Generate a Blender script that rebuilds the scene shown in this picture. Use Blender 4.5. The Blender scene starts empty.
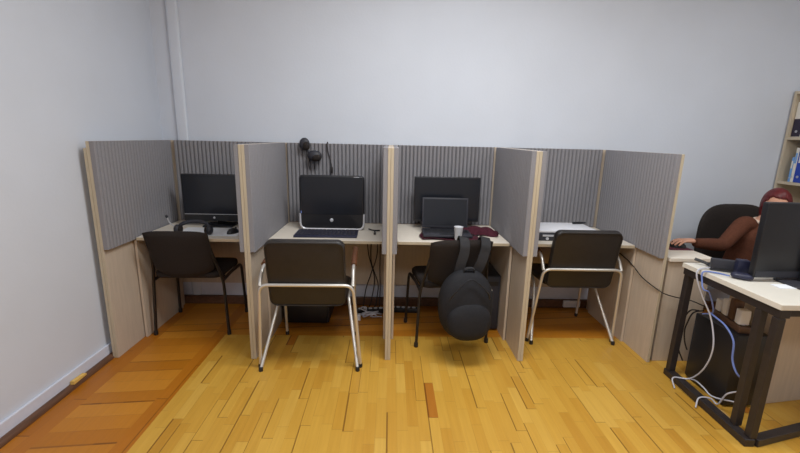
import bpy, bmesh, math, random
from mathutils import Vector, Matrix, Euler
random.seed(7)
S = bpy.context.scene
C = S.collection
PI = math.pi
def R(d): return math.radians(d)

# ------------------------------------------------------------------ materials
def lin(c):
    return tuple((x/12.92 if x <= .04045 else ((x+.055)/1.055)**2.4) for x in c)
def rgb(r, g, b): return lin((r/255, g/255, b/255)) + (1,)

def mat(name, col, rough=.6, metal=0., var=.06, scale=30., bump=0., bscale=200., spec=.5, stretch=None, coat=0.):
    m = bpy.data.materials.new(name); m.use_nodes = True
    nt = m.node_tree; b = nt.nodes['Principled BSDF']
    b.inputs['Roughness'].default_value = rough
    b.inputs['Metallic'].default_value = metal
    b.inputs['Specular IOR Level'].default_value = spec
    b.inputs['Coat Weight'].default_value = coat
    tc = nt.nodes.new('ShaderNodeTexCoord'); mp = nt.nodes.new('ShaderNodeMapping')
    nt.links.new(tc.outputs['Object'], mp.inputs['Vector'])
    if stretch: mp.inputs['Scale'].default_value = stretch
    n = nt.nodes.new('ShaderNodeTexNoise'); n.inputs['Scale'].default_value = scale; n.inputs['Detail'].default_value = 5
    nt.links.new(mp.outputs['Vector'], n.inputs['Vector'])
    cr = nt.nodes.new('ShaderNodeValToRGB')
    cr.color_ramp.elements[0].position = .3; cr.color_ramp.elements[1].position = .7
    c = col[:3]
    cr.color_ramp.elements[0].color = tuple(x*(1-var) for x in c) + (1,)
    cr.color_ramp.elements[1].color = tuple(min(1, x*(1+var)) for x in c) + (1,)
    nt.links.new(n.outputs['Fac'], cr.inputs['Fac'])
    nt.links.new(cr.outputs['Color'], b.inputs['Base Color'])
    if bump:
        n2 = nt.nodes.new('ShaderNodeTexNoise'); n2.inputs['Scale'].default_value = bscale
        nt.links.new(tc.outputs['Object'], n2.inputs['Vector'])
        bp = nt.nodes.new('ShaderNodeBump'); bp.inputs['Strength'].default_value = bump; bp.inputs['Distance'].default_value = .004
        nt.links.new(n2.outputs['Fac'], bp.inputs['Height'])
        nt.links.new(bp.outputs['Normal'], b.inputs['Normal'])
    return m

M = {}
M['wall']      = mat('wall_paint', rgb(208,213,223), .85, var=.02, scale=2.5, bump=.15, bscale=60, spec=.3)
M['wall_white']= mat('trim_paint', rgb(212,215,228), .6, var=.02)
M['ceiling']   = mat('ceiling_paint', rgb(228,228,228), .9, var=.01)
M['dark_trim'] = mat('dark_stained_wood', rgb(98,66,46), .5, var=.25, scale=6, stretch=(8,1,8))
M['wood_board']= mat('pale_laminate', rgb(197,181,163), .5, var=.06, scale=9, stretch=(6,6,.6))
M['wood_edge'] = mat('laminate_edge', rgb(188,174,150), .5, var=.06, scale=9, stretch=(8,8,.8))
M['worktop']   = mat('worktop_laminate', rgb(222,212,198), .42, var=.04, scale=6, stretch=(.6,8,8))
M['felt']      = mat('grey_felt', rgb(140,138,142), .95, var=.07, scale=160, bump=.3, bscale=500, spec=.1)
M['black_leather']=mat('black_leatherette', rgb(40,36,35), .42, var=.12, scale=25, bump=.25, bscale=260, spec=.45)
M['black_fabric']=mat('black_chair_fabric', rgb(40,34,32), .8, var=.15, scale=120, bump=.3, bscale=500, spec=.3)
M['black_metal']=mat('black_enamelled_steel', rgb(32,27,26), .38, metal=.0, var=.08)
M['frame_metal']=mat('charcoal_steel', rgb(46,40,40), .45, var=.08)
M['chrome']    = mat('chrome', rgb(214,210,204), .32, metal=.6, var=.02)
M['arm_wood']  = mat('brown_arm_wood', rgb(92,56,34), .4, var=.15, scale=15, stretch=(8,1,8))
M['black_plastic']=mat('black_plastic', rgb(30,30,34), .38, var=.06)
M['soft_plastic']=mat('dark_grey_plastic', rgb(46,46,54), .55, var=.06)
M['screen']    = mat('dark_screen', rgb(34,36,42), .22, var=.05, scale=2, spec=.4)
M['silver']    = mat('silver_plastic', rgb(214,214,220), .3, metal=.35, var=.02)
M['white_plastic']=mat('white_plastic', rgb(232,232,236), .4, var=.02)
M['grey_plastic']=mat('pale_grey_plastic', rgb(226,226,232), .45, var=.02)
M['paper']     = mat('white_paper', rgb(238,240,244), .8, var=.01)
M['maroon']    = mat('maroon_cloth', rgb(96,40,56), .9, var=.25, scale=60, bump=.3)
M['key']       = mat('dark_keys', rgb(44,44,56), .5, var=.05)
M['navy']      = mat('navy_plastic', rgb(34,36,60), .45, var=.1)
M['blue_cable']= mat('blue_cable_jacket', rgb(112,132,196), .45, var=.03)
M['white_cable']=mat('pale_grey_cable_jacket', rgb(196,196,206), .45, var=.03)
M['tan_cable'] = mat('tan_cable_jacket', rgb(186,150,90), .5, var=.05)
M['black_cable']=mat('black_cable_jacket', rgb(34,28,28), .5, var=.05)
M['backpack']  = mat('charcoal_backpack_nylon', rgb(31,31,35), .75, var=.15, scale=60, bump=.5, bscale=300, spec=.3)
M['strap']     = mat('backpack_strap_webbing', rgb(30,29,32), .75, var=.15, scale=90)
M['white_top'] = mat('white_tabletop', rgb(226,220,208), .4, var=.03, scale=5)
M['skin']      = mat('skin', rgb(214,160,134), .55, var=.05, scale=20, spec=.35)
M['hair']      = mat('auburn_hair', rgb(92,26,28), .45, var=.35, scale=40, stretch=(5,5,.6), spec=.4)
M['sweater']   = mat('brown_sweater', rgb(92,56,42), .9, var=.12, scale=80, bump=.35, bscale=350, spec=.15)
M['trousers']  = mat('dark_trousers', rgb(40,40,48), .9, var=.08)
M['collar']    = mat('cream_collar', rgb(226,204,184), .85, var=.04)
M['lips']      = mat('lips', rgb(176,92,86), .5, var=.04)
M['eye_white'] = mat('eye_white', rgb(232,228,224), .3, var=.01)
M['iris']      = mat('brown_iris', rgb(60,38,26), .3, var=.05)
M['case']      = mat('bookcase_laminate', rgb(196,182,160), .55, var=.05, scale=7, stretch=(6,6,.6))
M['binder_blue']=mat('blue_binder_cover', rgb(34,66,170), .5, var=.05)
M['binder_sky']= mat('light_blue_binder_cover', rgb(112,160,216), .5, var=.05)
M['binder_navy']=mat('dark_navy_binder_cover', rgb(44,36,56), .5, var=.06)
M['binder_white']=mat('white_binder_cover', rgb(226,220,210), .6, var=.02)
M['yellow_wood']=mat('raw_pine', rgb(226,184,96), .7, var=.12, scale=18, stretch=(1,6,6))
M['brown_plastic']=mat('brown_plastic', rgb(92,66,50), .5, var=.1)

# parquet: boards run along Y in the field, across (along X) in the darker frieze beside the walls
def parquet():
    m = bpy.data.materials.new('parquet'); m.use_nodes = True
    nt = m.node_tree; N = nt.nodes; L = nt.links; b = N['Principled BSDF']
    tc = N.new('ShaderNodeTexCoord'); sp = N.new('ShaderNodeSeparateXYZ'); L.new(tc.outputs['Object'], sp.inputs[0])
    X, Y = sp.outputs[0], sp.outputs[1]
    def mt(op, a, b_=None, c=None):
        n = N.new('ShaderNodeMath'); n.operation = op
        for i, v in enumerate((a, b_, c)):
            if v is None: continue
            if isinstance(v, (int, float)): n.inputs[i].default_value = v
            else: L.new(v, n.inputs[i])
        return n.outputs[0]
    def wn(a, c):
        cb = N.new('ShaderNodeCombineXYZ')
        for i, v in enumerate((a, c)):
            if isinstance(v, (int, float)): cb.inputs[i].default_value = v
            else: L.new(v, cb.inputs[i])
        w = N.new('ShaderNodeTexWhiteNoise'); w.noise_dimensions = '3D'; L.new(cb.outputs[0], w.inputs['Vector'])
        return w.outputs['Value']
    def ramp(f, stops):
        r = N.new('ShaderNodeValToRGB'); e = r.color_ramp.elements
        while len(e) < len(stops): e.new(.5)
        for k, (p, c) in enumerate(stops): e[k].position = p; e[k].color = c
        L.new(f, r.inputs[0]); return r.outputs[0]
    def mix(f, a, c, mode='MIX'):
        n = N.new('ShaderNodeMix'); n.data_type = 'RGBA'; n.blend_type = mode
        for sck, v in ((n.inputs['Factor'], f), (n.inputs['A'], a), (n.inputs['B'], c)):
            if isinstance(v, (int, float, tuple)): sck.default_value = v
            else: L.new(v, sck)
        return n.outputs['Result']
    def boards(A, Bq, w, ln, seed):           # A across, Bq along
        ca = mt('DIVIDE', A, w); col = mt('FLOOR', ca); fa = mt('FRACT', ca)
        off = wn(col, seed)
        cb = mt('ADD', mt('DIVIDE', Bq, ln), mt('MULTIPLY', off, 7.3)); row = mt('FLOOR', cb); fb = mt('FRACT', cb)
        rid = wn(mt('ADD', col, seed*3.1), row); rid2 = wn(mt('ADD', col, 91.7+seed), row)
        # each long seam opens by a different amount
        gw = mt('MULTIPLY_ADD', mt('POWER', rid2, 5.0), .16, .012)
        g1 = mt('LESS_THAN', fa, gw); g2 = mt('LESS_THAN', fb, .010)
        return rid, rid2, mt('MAXIMUM', g1, g2), g1
    # field
    r1, r1b, gap1, _ = boards(X, Y, .0555, .31, 2.0)
    field = ramp(r1, [(0, rgb(191,139,50)), (.12, rgb(200,150,57)), (.45, rgb(204,156,63)), (.8, rgb(208,161,67)), (1, rgb(212,168,77))])
    dark1 = mt('GREATER_THAN', r1b, .985)
    field = mix(mt('MULTIPLY', dark1, .75), field, rgb(168,92,24))
    # frieze
    r2, r2b, gap2, _ = boards(mt('MULTIPLY_ADD', X, -.10, Y), X, .105, 900.0, 5.0)
    gap2 = mt('LESS_THAN', mt('FRACT', mt('DIVIDE', mt('MULTIPLY_ADD', X, -.10, Y), .105)), mt('MULTIPLY_ADD', mt('POWER', r2b, 3.0), .22, .015))
    fr = ramp(r2, [(0, rgb(180,112,26)), (.3, rgb(188,120,32)), (.7, rgb(194,126,36)), (1, rgb(200,133,42))])
    r3, r3b, gap3, _ = boards(X, Y, .072, .8, 8.0)
    bd = ramp(r3, [(0, rgb(170,102,18)), (.5, rgb(178,108,24)), (1, rgb(186,116,30))])
    side = mt('LESS_THAN', X, -1.20); back = mt('GREATER_THAN', Y, .33)
    isf = mt('MAXIMUM', side, back)
    # border rows of the frieze
    inner = mt('MULTIPLY', mt('GREATER_THAN', X, -1.285), side)
    outer = mt('LESS_THAN', X, -1.66)
    rows = mt('MAXIMUM', inner, outer)
    frc = mix(rows, fr, bd)
    gapf = mt('ADD', mt('MULTIPLY', rows, gap3), mt('MULTIPLY', mt('SUBTRACT', 1.0, rows), gap2))
    col = mix(isf, field, frc)
    gap = mt('ADD', mt('MULTIPLY', isf, gapf), mt('MULTIPLY', mt('SUBTRACT', 1.0, isf), gap1))
    # grain
    mp = N.new('ShaderNodeMapping'); mp.inputs['Scale'].default_value = (60, 3, 1); L.new(tc.outputs['Object'], mp.inputs[0])
    n = N.new('ShaderNodeTexNoise'); n.inputs['Scale'].default_value = 1.; n.inputs['Detail'].default_value = 6; L.new(mp.outputs[0], n.inputs['Vector'])
    col = mix(.28, col, ramp(n.outputs['Fac'], [(.25, (.62,.55,.45,1)), (.7, (1,1,1,1))]), 'MULTIPLY')
    # worn blotches
    n3 = N.new('ShaderNodeTexNoise'); n3.inputs['Scale'].default_value = 2.2; n3.inputs['Detail'].default_value = 3; L.new(tc.outputs['Object'], n3.inputs['Vector'])
    col = mix(.35, col, ramp(n3.outputs['Fac'], [(.3, (.86,.82,.74,1)), (.7, (1,1,1,1))]), 'MULTIPLY')
    gs = mt('MAXIMUM', mt('MULTIPLY_ADD', mt('GREATER_THAN', r1b, .74), .42, .22), mt('MULTIPLY', isf, .42))
    col = mix(mt('MULTIPLY', gap, gs), col, rgb(84,46,12))
    L.new(col, b.inputs['Base Color'])
    rr = mt('MULTIPLY_ADD', n.outputs['Fac'], .18, .27); L.new(rr, b.inputs['Roughness'])
    b.inputs['Specular IOR Level'].default_value = .4
    bp = N.new('ShaderNodeBump'); bp.inputs['Strength'].default_value = .25; bp.inputs['Distance'].default_value = .002; bp.invert = True
    L.new(gap, bp.inputs['Height']); L.new(bp.outputs[0], b.inputs['Normal'])
    return m
M['parquet'] = parquet()

# ------------------------------------------------------------------ mesh builder
def smooth_path(pts, n=8):
    P = [Vector(p) for p in pts]
    if len(P) < 3: return P
    out = []
    Q = [P[0]*2-P[1]] + P + [P[-1]*2-P[-2]]
    for i in range(1, len(Q)-2):
        a, b_, c, d = Q[i-1:i+3]
        for k in range(n):
            t = k/n
            out.append(.5*((2*b_)+(c-a)*t+(2*a-5*b_+4*c-d)*t*t+(3*b_-a-3*c+d)*t**3))
    out.append(P[-1]); return out
def fillet(pts, r, n=6):
    P = [Vector(p) for p in pts]; out = [P[0]]
    for i in range(1, len(P)-1):
        a, b_, c = P[i-1:i+2]
        u, v = (a-b_), (c-b_); l = min(r, u.length*.49, v.length*.49)
        p, q = b_+u.normalized()*l, b_+v.normalized()*l
        for k in range(n+1):
            t = k/n; out.append((1-t)**2*p + 2*t*(1-t)*b_ + t*t*q)
    out.append(P[-1]); return out

class MB:
    def __init__(s): s.bm = bmesh.new()
    def _add(s, verts, faces, mtx=None):
        vs = [s.bm.verts.new(mtx @ Vector(v) if mtx else v) for v in verts]
        for f in faces:
            try: s.bm.faces.new([vs[i] for i in f])
            except ValueError: pass
        return vs
    def box(s, c, d, bev=0., mtx=None, seg=2):
        b = bmesh.new(); bmesh.ops.create_cube(b, size=1)
        for v in b.verts: v.co = Vector((v.co.x*d[0], v.co.y*d[1], v.co.z*d[2]))
        if bev: bmesh.ops.bevel(b, geom=b.edges[:], offset=bev, segments=seg, profile=.5, affect='EDGES')
        T = (mtx or Matrix()) @ Matrix.Translation(c) if mtx is None or True else None
        s.merge(b, T); return s
    def lohi(s, lo, hi, bev=0., mtx=None):
        return s.box([(a+b_)/2 for a, b_ in zip(lo, hi)], [b_-a for a, b_ in zip(lo, hi)], bev, mtx)
    def merge(s, b, mtx=None):
        b.verts.index_update()
        s._add([v.co.copy() for v in b.verts], [[v.index for v in f.verts] for f in b.faces], mtx); b.free()
    def prism(s, outline, y0, y1, bev=0., mtx=None, seg=3):   # outline in XZ, extruded along Y
        b = bmesh.new(); n = len(outline)
        f = [b.verts.new((x, y0, z)) for x, z in outline]; g = [b.verts.new((x, y1, z)) for x, z in outline]
        F1 = b.faces.new(f); F2 = b.faces.new(g[::-1])
        for i in range(n): b.faces.new((f[(i+1)%n], f[i], g[i], g[(i+1)%n]))
        bmesh.ops.recalc_face_normals(b, faces=b.faces[:])
        if bev:
            es = [e for e in b.edges if (e in F1.edges[:] or e in F2.edges[:])]
            bmesh.ops.bevel(b, geom=es, offset=bev, segments=seg, profile=.5, affect='EDGES')
        s.merge(b, mtx); return s
    def tube(s, pts, r, n=10, cap=True, sy=1., mtx=None):
        P = [Vector(p) for p in pts]; rings = []
        t0 = (P[1]-P[0]).normalized(); up = Vector((0,0,1)) if abs(t0.z) < .9 else Vector((1,0,0))
        nrm = t0.cross(up).normalized()
        vs, fs = [], []
        for i, p in enumerate(P):
            t = (P[min(i+1,len(P)-1)]-P[max(i-1,0)]).normalized()
            nrm = (nrm - t*nrm.dot(t)); 
            if nrm.length < 1e-6: nrm = t.orthogonal()
            nrm.normalize(); bn = t.cross(nrm)
            rr = r[i] if isinstance(r, (list, tuple)) else r
            for k in range(n):
                a = 2*PI*k/n; vs.append(p + nrm*math.cos(a)*rr + bn*math.sin(a)*rr*sy)
        for i in range(len(P)-1):
            for k in range(n):
                fs.append((i*n+k, i*n+(k+1)%n, (i+1)*n+(k+1)%n, (i+1)*n+k))
        if cap: fs += [tuple(range(n))[::-1], tuple((len(P)-1)*n+k for k in range(n))]
        s._add(vs, fs, mtx); return s
    def lathe(s, prof, n=24, mtx=None):        # (r, z) profile
        vs, fs = [], []
        for r, z in prof:
            for k in range(n): vs.append((r*math.cos(2*PI*k/n), r*math.sin(2*PI*k/n), z))
        for i in range(len(prof)-1):
            for k in range(n): fs.append((i*n+k, i*n+(k+1)%n, (i+1)*n+(k+1)%n, (i+1)*n+k))
        fs += [tuple(range(n))[::-1], tuple((len(prof)-1)*n+k for k in range(n))]
        s._add(vs, fs, mtx); return s
    def ellipsoid(s, c, d, u=20, v=14, fn=None, mtx=None):
        b = bmesh.new(); bmesh.ops.create_uvsphere(b, u_segments=u, v_segments=v, radius=1)
        for w in b.verts:
            p = w.co.copy()
            if fn: p = fn(p)
            w.co = Vector((p.x*d[0]+c[0], p.y*d[1]+c[1], p.z*d[2]+c[2]))
        s.merge(b, mtx); return s
    def grid(s, fn, nu, nv, close=False):
        vs = [fn(i/nu, j/nv) for j in range(nv+1) for i in range(nu+1)]
        fs = [(j*(nu+1)+i, j*(nu+1)+i+1, (j+1)*(nu+1)+i+1, (j+1)*(nu+1)+i) for j in range(nv) for i in range(nu)]
        s._add(vs, fs); return s
    def obj(s, name, m, parent=None, smooth=True, recalc=True):
        if recalc: bmesh.ops.recalc_face_normals(s.bm, faces=s.bm.faces[:])
        me = bpy.data.meshes.new(name); s.bm.to_mesh(me); s.bm.free()
        me.materials.append(m)
        if smooth:
            for p in me.polygons: p.use_smooth = True
            try: me.set_sharp_from_angle(angle=R(38))
            except Exception: pass
        o = bpy.data.objects.new(name, me); C.objects.link(o)
        if parent: o.parent = parent
        return o

def tag(o, label, cat, group=None):
    o['label'] = label; o['category'] = cat
    if group: o['group'] = group
    return o
def thing(name, label, cat, loc=(0,0,0), rz=0., group=None):
    o = bpy.data.objects.new(name, None); C.objects.link(o)
    o.location = loc; o.rotation_euler = (0, 0, rz); o.empty_display_size = .1
    return tag(o, label, cat, group)
def struct(o): o['kind'] = 'structure'; return o
def copy_thing(src, label, loc, rz=0.):
    r = src.copy(); C.objects.link(r); r.location = loc; r.rotation_euler = (0,0,rz); r['label'] = label
    for ch in list(src.children):
        c = ch.copy(); C.objects.link(c); c.parent = r
        for g in ch.children:
            d = g.copy(); C.objects.link(d); d.parent = c
    return r
def rrect(w, h, r, n=6, cx=0., cz=0.):
    out = []
    for sx, sz, a0 in ((1,1,0), (-1,1,90), (-1,-1,180), (1,-1,270)):
        for k in range(n+1):
            a = R(a0+90*k/n); out.append((cx+sx*(w/2-r)+r*math.cos(a), cz+sz*(h/2-r)+r*math.sin(a)))
    return out

# ------------------------------------------------------------------ room shell
XL, XR, YB, YF, ZC = -1.84, 3.575, .93, -4.6, 3.0
struct(MB().lohi((XL-.1, YF-.1, -.1), (XR+.1, YB+.1, 0)).obj('floor', M['parquet'], smooth=False))
struct(MB().lohi((XL-.1, YF-.1, 0), (XL, YB+.1, ZC)).obj('wall_left', M['wall'], smooth=False))
struct(MB().lohi((XL, YB, 0), (XR, YB+.1, ZC)).obj('wall_back', M['wall'], smooth=False))
struct(MB().lohi((XR, YF-.1, 0), (XR+.1, YB+.1, ZC)).obj('wall_right', M['wall'], smooth=False))
struct(MB().lohi((XL, YF-.1, 0), (XR, YF, ZC)).obj('wall_front', M['wall'], smooth=False))
struct(MB().lohi((XL-.1, YF-.1, ZC), (XR+.1, YB+.1, ZC+.1)).obj('ceiling', M['ceiling'], smooth=False))
struct(MB().lohi((XL, YF, .0), (XL+.016, YB, .088), .004).obj('baseboard_left', M['wall_white'], smooth=False))
struct(MB().lohi((XL+.016, YB-.016, .0), (XR, YB, .19), .004).obj('baseboard_back', M['wall_white'], smooth=False))
struct(MB().tube([(XL+.024, YF, .0), (XL+.024, YB-.05, .0)], .026, 16).obj('trim_1', M['dark_trim']))
struct(MB().lohi((XL+.06, YB-.046, .0), (XR, YB-.016, .075), .006).obj('trim_2', M['dark_trim'], smooth=False))
# painted riser pipe in the corner, half sunk in the wall
b = MB(); b.prism([(-1.715,0.),(-1.715,ZC),(-1.625,ZC),(-1.625,0.)], YB-.028, YB+.01, .02)
struct(b.obj('trim_3', M['wall']))

# ------------------------------------------------------------------ cubicle partitions
XD = [-1.78, -.883, .0015, .894, 1.779]
H, HF = 1.3925, .735
PITCH = .0315
def rib_profile(length):
    n = max(2, round(length/PITCH)); p = length/n; out = []
    for k in range(n):
        for t, d in ((0, 0), (.1, .007), (.24, .0145), (.5, .017), (.76, .0145), (.9, .007)):
            out.append(((k+t)*p, d))
    out.append((length, 0)); return out
def ribbed_panel(mb, axis, a0, a1, base, sign, z0, z1, back=.012, k=1.):
    """vertical-ribbed felt: runs a0..a1 along axis, ribs stand out of plane base by sign; flat back plate behind the ribs"""
    pr = rib_profile(a1-a0)
    ol = [(a0+t, base+sign*(back+d*k)) for t, d in pr] + [(a1, base), (a0, base)]
    P = (lambda a, q, z: (a, q, z)) if axis == 'x' else (lambda a, q, z: (q, a, z))
    bm = bmesh.new(); n = len(ol)
    lo = [bm.verts.new(P(a, q, z0)) for a, q in ol]; hi = [bm.verts.new(P(a, q, z1)) for a, q in ol]
    for i in range(n): bm.faces.new((lo[i], lo[(i+1)%n], hi[(i+1)%n], hi[i]))
    # caps as quads between rib line and back line
    m = len(pr)
    for ring in (lo, hi):
        bk = [bm.verts.new(P(a0+t, base, z0 if ring is lo else z1)) for t, d in pr]
        for i in range(m-1): bm.faces.new((ring[i], ring[i+1], bk[i+1], bk[i]))
    mb.merge(bm); return mb

DG = 'felt-lined cubicle dividers'
def divider(label, x, sides, boards=(-1, 1)):
    t = thing('cubicle_divider', label, 'divider', (x, 0, 0), 0, DG)
    for s in boards:
        hb = H-.04 if (s < 0 and x < -1.5) else H
        b = MB(); b.lohi((min(0, s*.018)+(.0004 if s > 0 else 0), 0, 0), (max(0, s*.018)-(.0004 if s < 0 else 0), .875, hb), .0012)
        o = b.obj('board', M['wood_board'], t, smooth=False)
        e = MB(); e.lohi((min(0, s*.018)+.001, -.0022, .002), (max(0, s*.018)-.001, -.0002, hb-.002)); e.obj('edge_band', M['wood_edge'], o, smooth=False)
    for s, th in sides:
        b = MB(); ribbed_panel(b, 'y', .0, .845, s*.0185, s, HF, H, th-.004, .22)
        # flat front end strip of the panel
        o = b.obj('felt_panel', M['felt'], t)
    return t
divider('leftmost cubicle divider, standing along the bare white side wall', XD[0], [(1, .03)])
d = divider('double-board divider between the bay with the headset on its desk and the all-in-one computer bay', XD[1], [(-1, .03), (1, .03)])
copy_thing(d, 'middle divider seen edge-on between the all-in-one computer and the laptop bay', (XD[2], 0, 0))
copy_thing(d, 'divider between the laptop bay with the backpack and the bay with the scanner', (XD[3], 0, 0))
divider('rightmost cubicle divider, beside the desk of the seated person', XD[4]+.001, [(-1, .026)], boards=(-1,))

SL = ['ribbed back screen behind the monitor in the bay beside the side wall', 'ribbed back screen with a headset hung over its top edge',
      'ribbed back screen behind the monitor and laptop', 'bare ribbed back screen of the bay with no monitor']
WL = ['pale desk with white papers and headset in the bay beside the side wall', 'pale desk carrying the all-in-one computer and a dark keyboard',
      'pale desk carrying the laptop and a white paper cup', 'pale desk with a flat scanner in the bay with no monitor']
for k in range(4):
    c = (XD[k]+XD[k+1])/2; w = .884                 # the same desk and screen fit every bay
    if k == 0:
        t = thing('back_screen', SL[0], 'screen panel', (c, .878, 0), 0, 'ribbed back screens')
        MB().lohi((-w/2+.002, .0, .2), (w/2-.002, .015, H), .001).obj('board', M['wood_board'], t, smooth=False)
        b = MB(); ribbed_panel(b, 'x', -w/2+.052, w/2-.052, -.001, -1, .752, H, .012); b.obj('felt_panel', M['felt'], t)
        scr = t
        q = thing('cubicle_desk', WL[0], 'desk', (c, 0, 0), 0, 'cubicle desks')
        hw = w/2-.0505
        o = MB().lohi((-hw, .264, .728), (hw, .844, .75), .002).obj('worktop', M['worktop'], q, smooth=False)
        MB().lohi((-hw+.001, .2615, .7295), (hw-.001, .2638, .7485)).obj('edge_band', M['wood_edge'], o, smooth=False)
        for s in (-1, 1):
            MB().lohi((s*(w/2-.0275)-.008, .285, 0), (s*(w/2-.0275)+.008, .80, .7275), .001).obj('side_panel', M['wood_board'], q, smooth=False)
        dsk = q
    else:
        copy_thing(scr, SL[k], (c, .878, 0)); copy_thing(dsk, WL[k], (c, 0, 0))

# ------------------------------------------------------------------ chairs
def chrome_chair(label):
    t = thing('visitor_chair', label, 'chair', (0,0,0), 0, 'chrome-framed visitor chairs')
    # pad leaning back a little
    T = Matrix.Translation((0, -.002, .65)) @ Matrix.Rotation(R(12), 4, 'X')
    b = MB(); b.prism(rrect(.462, .44, .045, 7), -.024, .026, .014, T); bk = b.obj('backrest', M['black_leather'], t)
    p = fillet([(x, -.0245, z) for x, z in rrect(.45, .428, .045, 7)] + [(rrect(.45, .428, .045, 7)[0][0], -.0245, rrect(.45, .428, .045, 7)[0][1])], .001, 1)
    MB().tube([T @ Vector(q) for q in p], .004, 6).obj('piping', M['black_leather'], bk)
    T = Matrix.Translation((0, .275, .45)) @ Matrix.Rotation(R(90-3), 4, 'X')
    b = MB(); b.prism(rrect(.46, .44, .05, 7), -.028, .028, .018, T); b.obj('seat', M['black_leather'], t)
    # bar behind the back that bends down to the floor on both sides
    b = MB(); b.tube(fillet([(-.318, .045, .012), (-.276, -.027, .583), (.276, -.027, .583), (.318, .045, .012)], .055, 8), .0105, 10)
    b.obj('rear_loop', M['chrome'], t)
    for s in (-1, 1):
        MB().tube(fillet([(s*.303, .0, .012), (s*.226, .25, .405), (s*.222, .46, .415)], .05), .0105, 10).obj('rear_leg', M['chrome'], t)
        f = MB().tube(fillet([(s*.250, .485, .012), (s*.254, .44, .665), (s*.27, .30, .70), (s*.274, .04, .665), (s*.276, -.022, .575)], .05), .0105, 10).obj('front_leg', M['chrome'], t)
        MB().tube(smooth_path([(s*.2575, .425, .689), (s*.27, .33, .709), (s*.2725, .18, .693), (s*.2745, .085, .677)], 5), .019, 10, sy=.75).obj('arm_pad', M['arm_wood'], f)
        for x, y in ((.303, 0), (.318, .045), (.250, .485)):
            MB().lathe([(.013, .0), (.0135, .004), (.0135, .022), (.0112, .028)], 12, Matrix.Translation((s*x, y, 0))).obj('glide', M['black_plastic'], t)
    MB().tube([(-.222, .46, .415), (.222, .46, .415)], .0095, 8).obj('cross_bar', M['chrome'], t)
    return t
ch = chrome_chair('black leatherette chair with chrome bar, pulled out before the all-in-one computer')
ch.location = (-.49, -.135, 0); ch.rotation_euler = (0, 0, R(1))
copy_thing(ch, 'black leatherette chair with chrome bar, pushed in at the bay with no monitor', (1.352, .235, 0), R(0))

def black_chair(label):
    t = thing('stacking_chair', label, 'chair', (0,0,0), 0, 'black padded chairs')
    def back(thick):
        def f(u, v):
            x = (u-.5)*2; z = v
            hw = .212*(1-.05*(1-z)**2.2)
            rim = 1.0
            zz = .815 - (1-z)*(.355 - .05*abs(x)**2.4) - .02*abs(x)**4*z
            return (x*hw, -.036 - .10*z + .018*x*x + thick*(1-abs(x)**6)**.5*(1-abs(2*z-1)**6)**.5, zz)
        return f
    b = MB(); b.grid(back(.022), 22, 16); b.grid(back(-.022), 22, 16)
    bmesh.ops.remove_doubles(b.bm, verts=b.bm.verts[:], dist=.0004); b.obj('backrest', M['black_fabric'], t)
    T = Matrix.Translation((0, .20, .455)) @ Matrix.Rotation(R(90-2), 4, 'X')
    b = MB(); b.prism(rrect(.475, .42, .07, 8), -.024, .026, .018, T); b.obj('seat', M['black_fabric'], t)
    for s in (-1, 1):
        MB().tube(fillet([(s*.262, .0, .01), (s*.243, .012, .42), (s*.222, -.01, .52), (s*.190, -.088, .73)], .06), .0135, 12, sy=.75).obj('rear_leg', M['black_metal'], t)
        MB().tube(fillet([(s*.268, .395, .01), (s*.254, .375, .428), (s*.238, .20, .424), (s*.243, .012, .42)], .045), .0135, 12, sy=.75).obj('front_leg', M['black_metal'], t)
        for x, y in ((.262, 0), (.268, .395)):
            MB().lathe([(.014, 0), (.015, .004), (.015, .028), (.0135, .034)], 12, Matrix.Translation((s*x, y, 0))).obj('glide', M['black_plastic'], t)
    MB().tube([(-.243, .10, .421), (.243, .10, .421)], .009, 8).obj('cross_bar', M['black_metal'], t)
    MB().tube([(-.243, .33, .424), (.243, .33, .424)], .009, 8).obj('cross_bar', M['black_metal'], t)
    return t
bc = black_chair('all-black padded chair in the bay beside the side wall')
bc.location = (-1.436, .327, 0); bc.rotation_euler = (0, 0, R(2.2))
copy_thing(bc, 'all-black padded chair with a backpack hung on its back', (.462, .215, 0), R(8))

# ------------------------------------------------------------------ bay beside the side wall
ZD = .7505
t = thing('monitor', 'wide black monitor on the desk beside the side wall', 'monitor', (-1.315, .66, ZD))
b = MB(); b.prism(rrect(.53, .36, .008, 3, 0, .22), -.02, .02, .004); b.obj('housing', M['black_plastic'], t)
MB().lohi((-.257, -.0212, .1), (.257, -.0203, .392)).obj('screen', M['screen'], t, smooth=False)
b = MB().lohi((-.257, -.0222, .093), (.257, -.0205, .0965)); b.obj('bezel_line', M['silver'], t, smooth=False)
b = MB(); b.lathe([(.0085, 0), (.0085, .002), (.0075, .003)], 20, Matrix.Translation((-.035, -.0203, .068)) @ Matrix.Rotation(R(90), 4, 'X')); b.obj('logo_badge', M['silver'], t)
MB().lohi((-.03, .021, .015), (.03, .045, .24), .004).lohi((-.11, -.07, .0), (.11, .09, .014), .005).obj('stand', M['black_plastic'], t)

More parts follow.
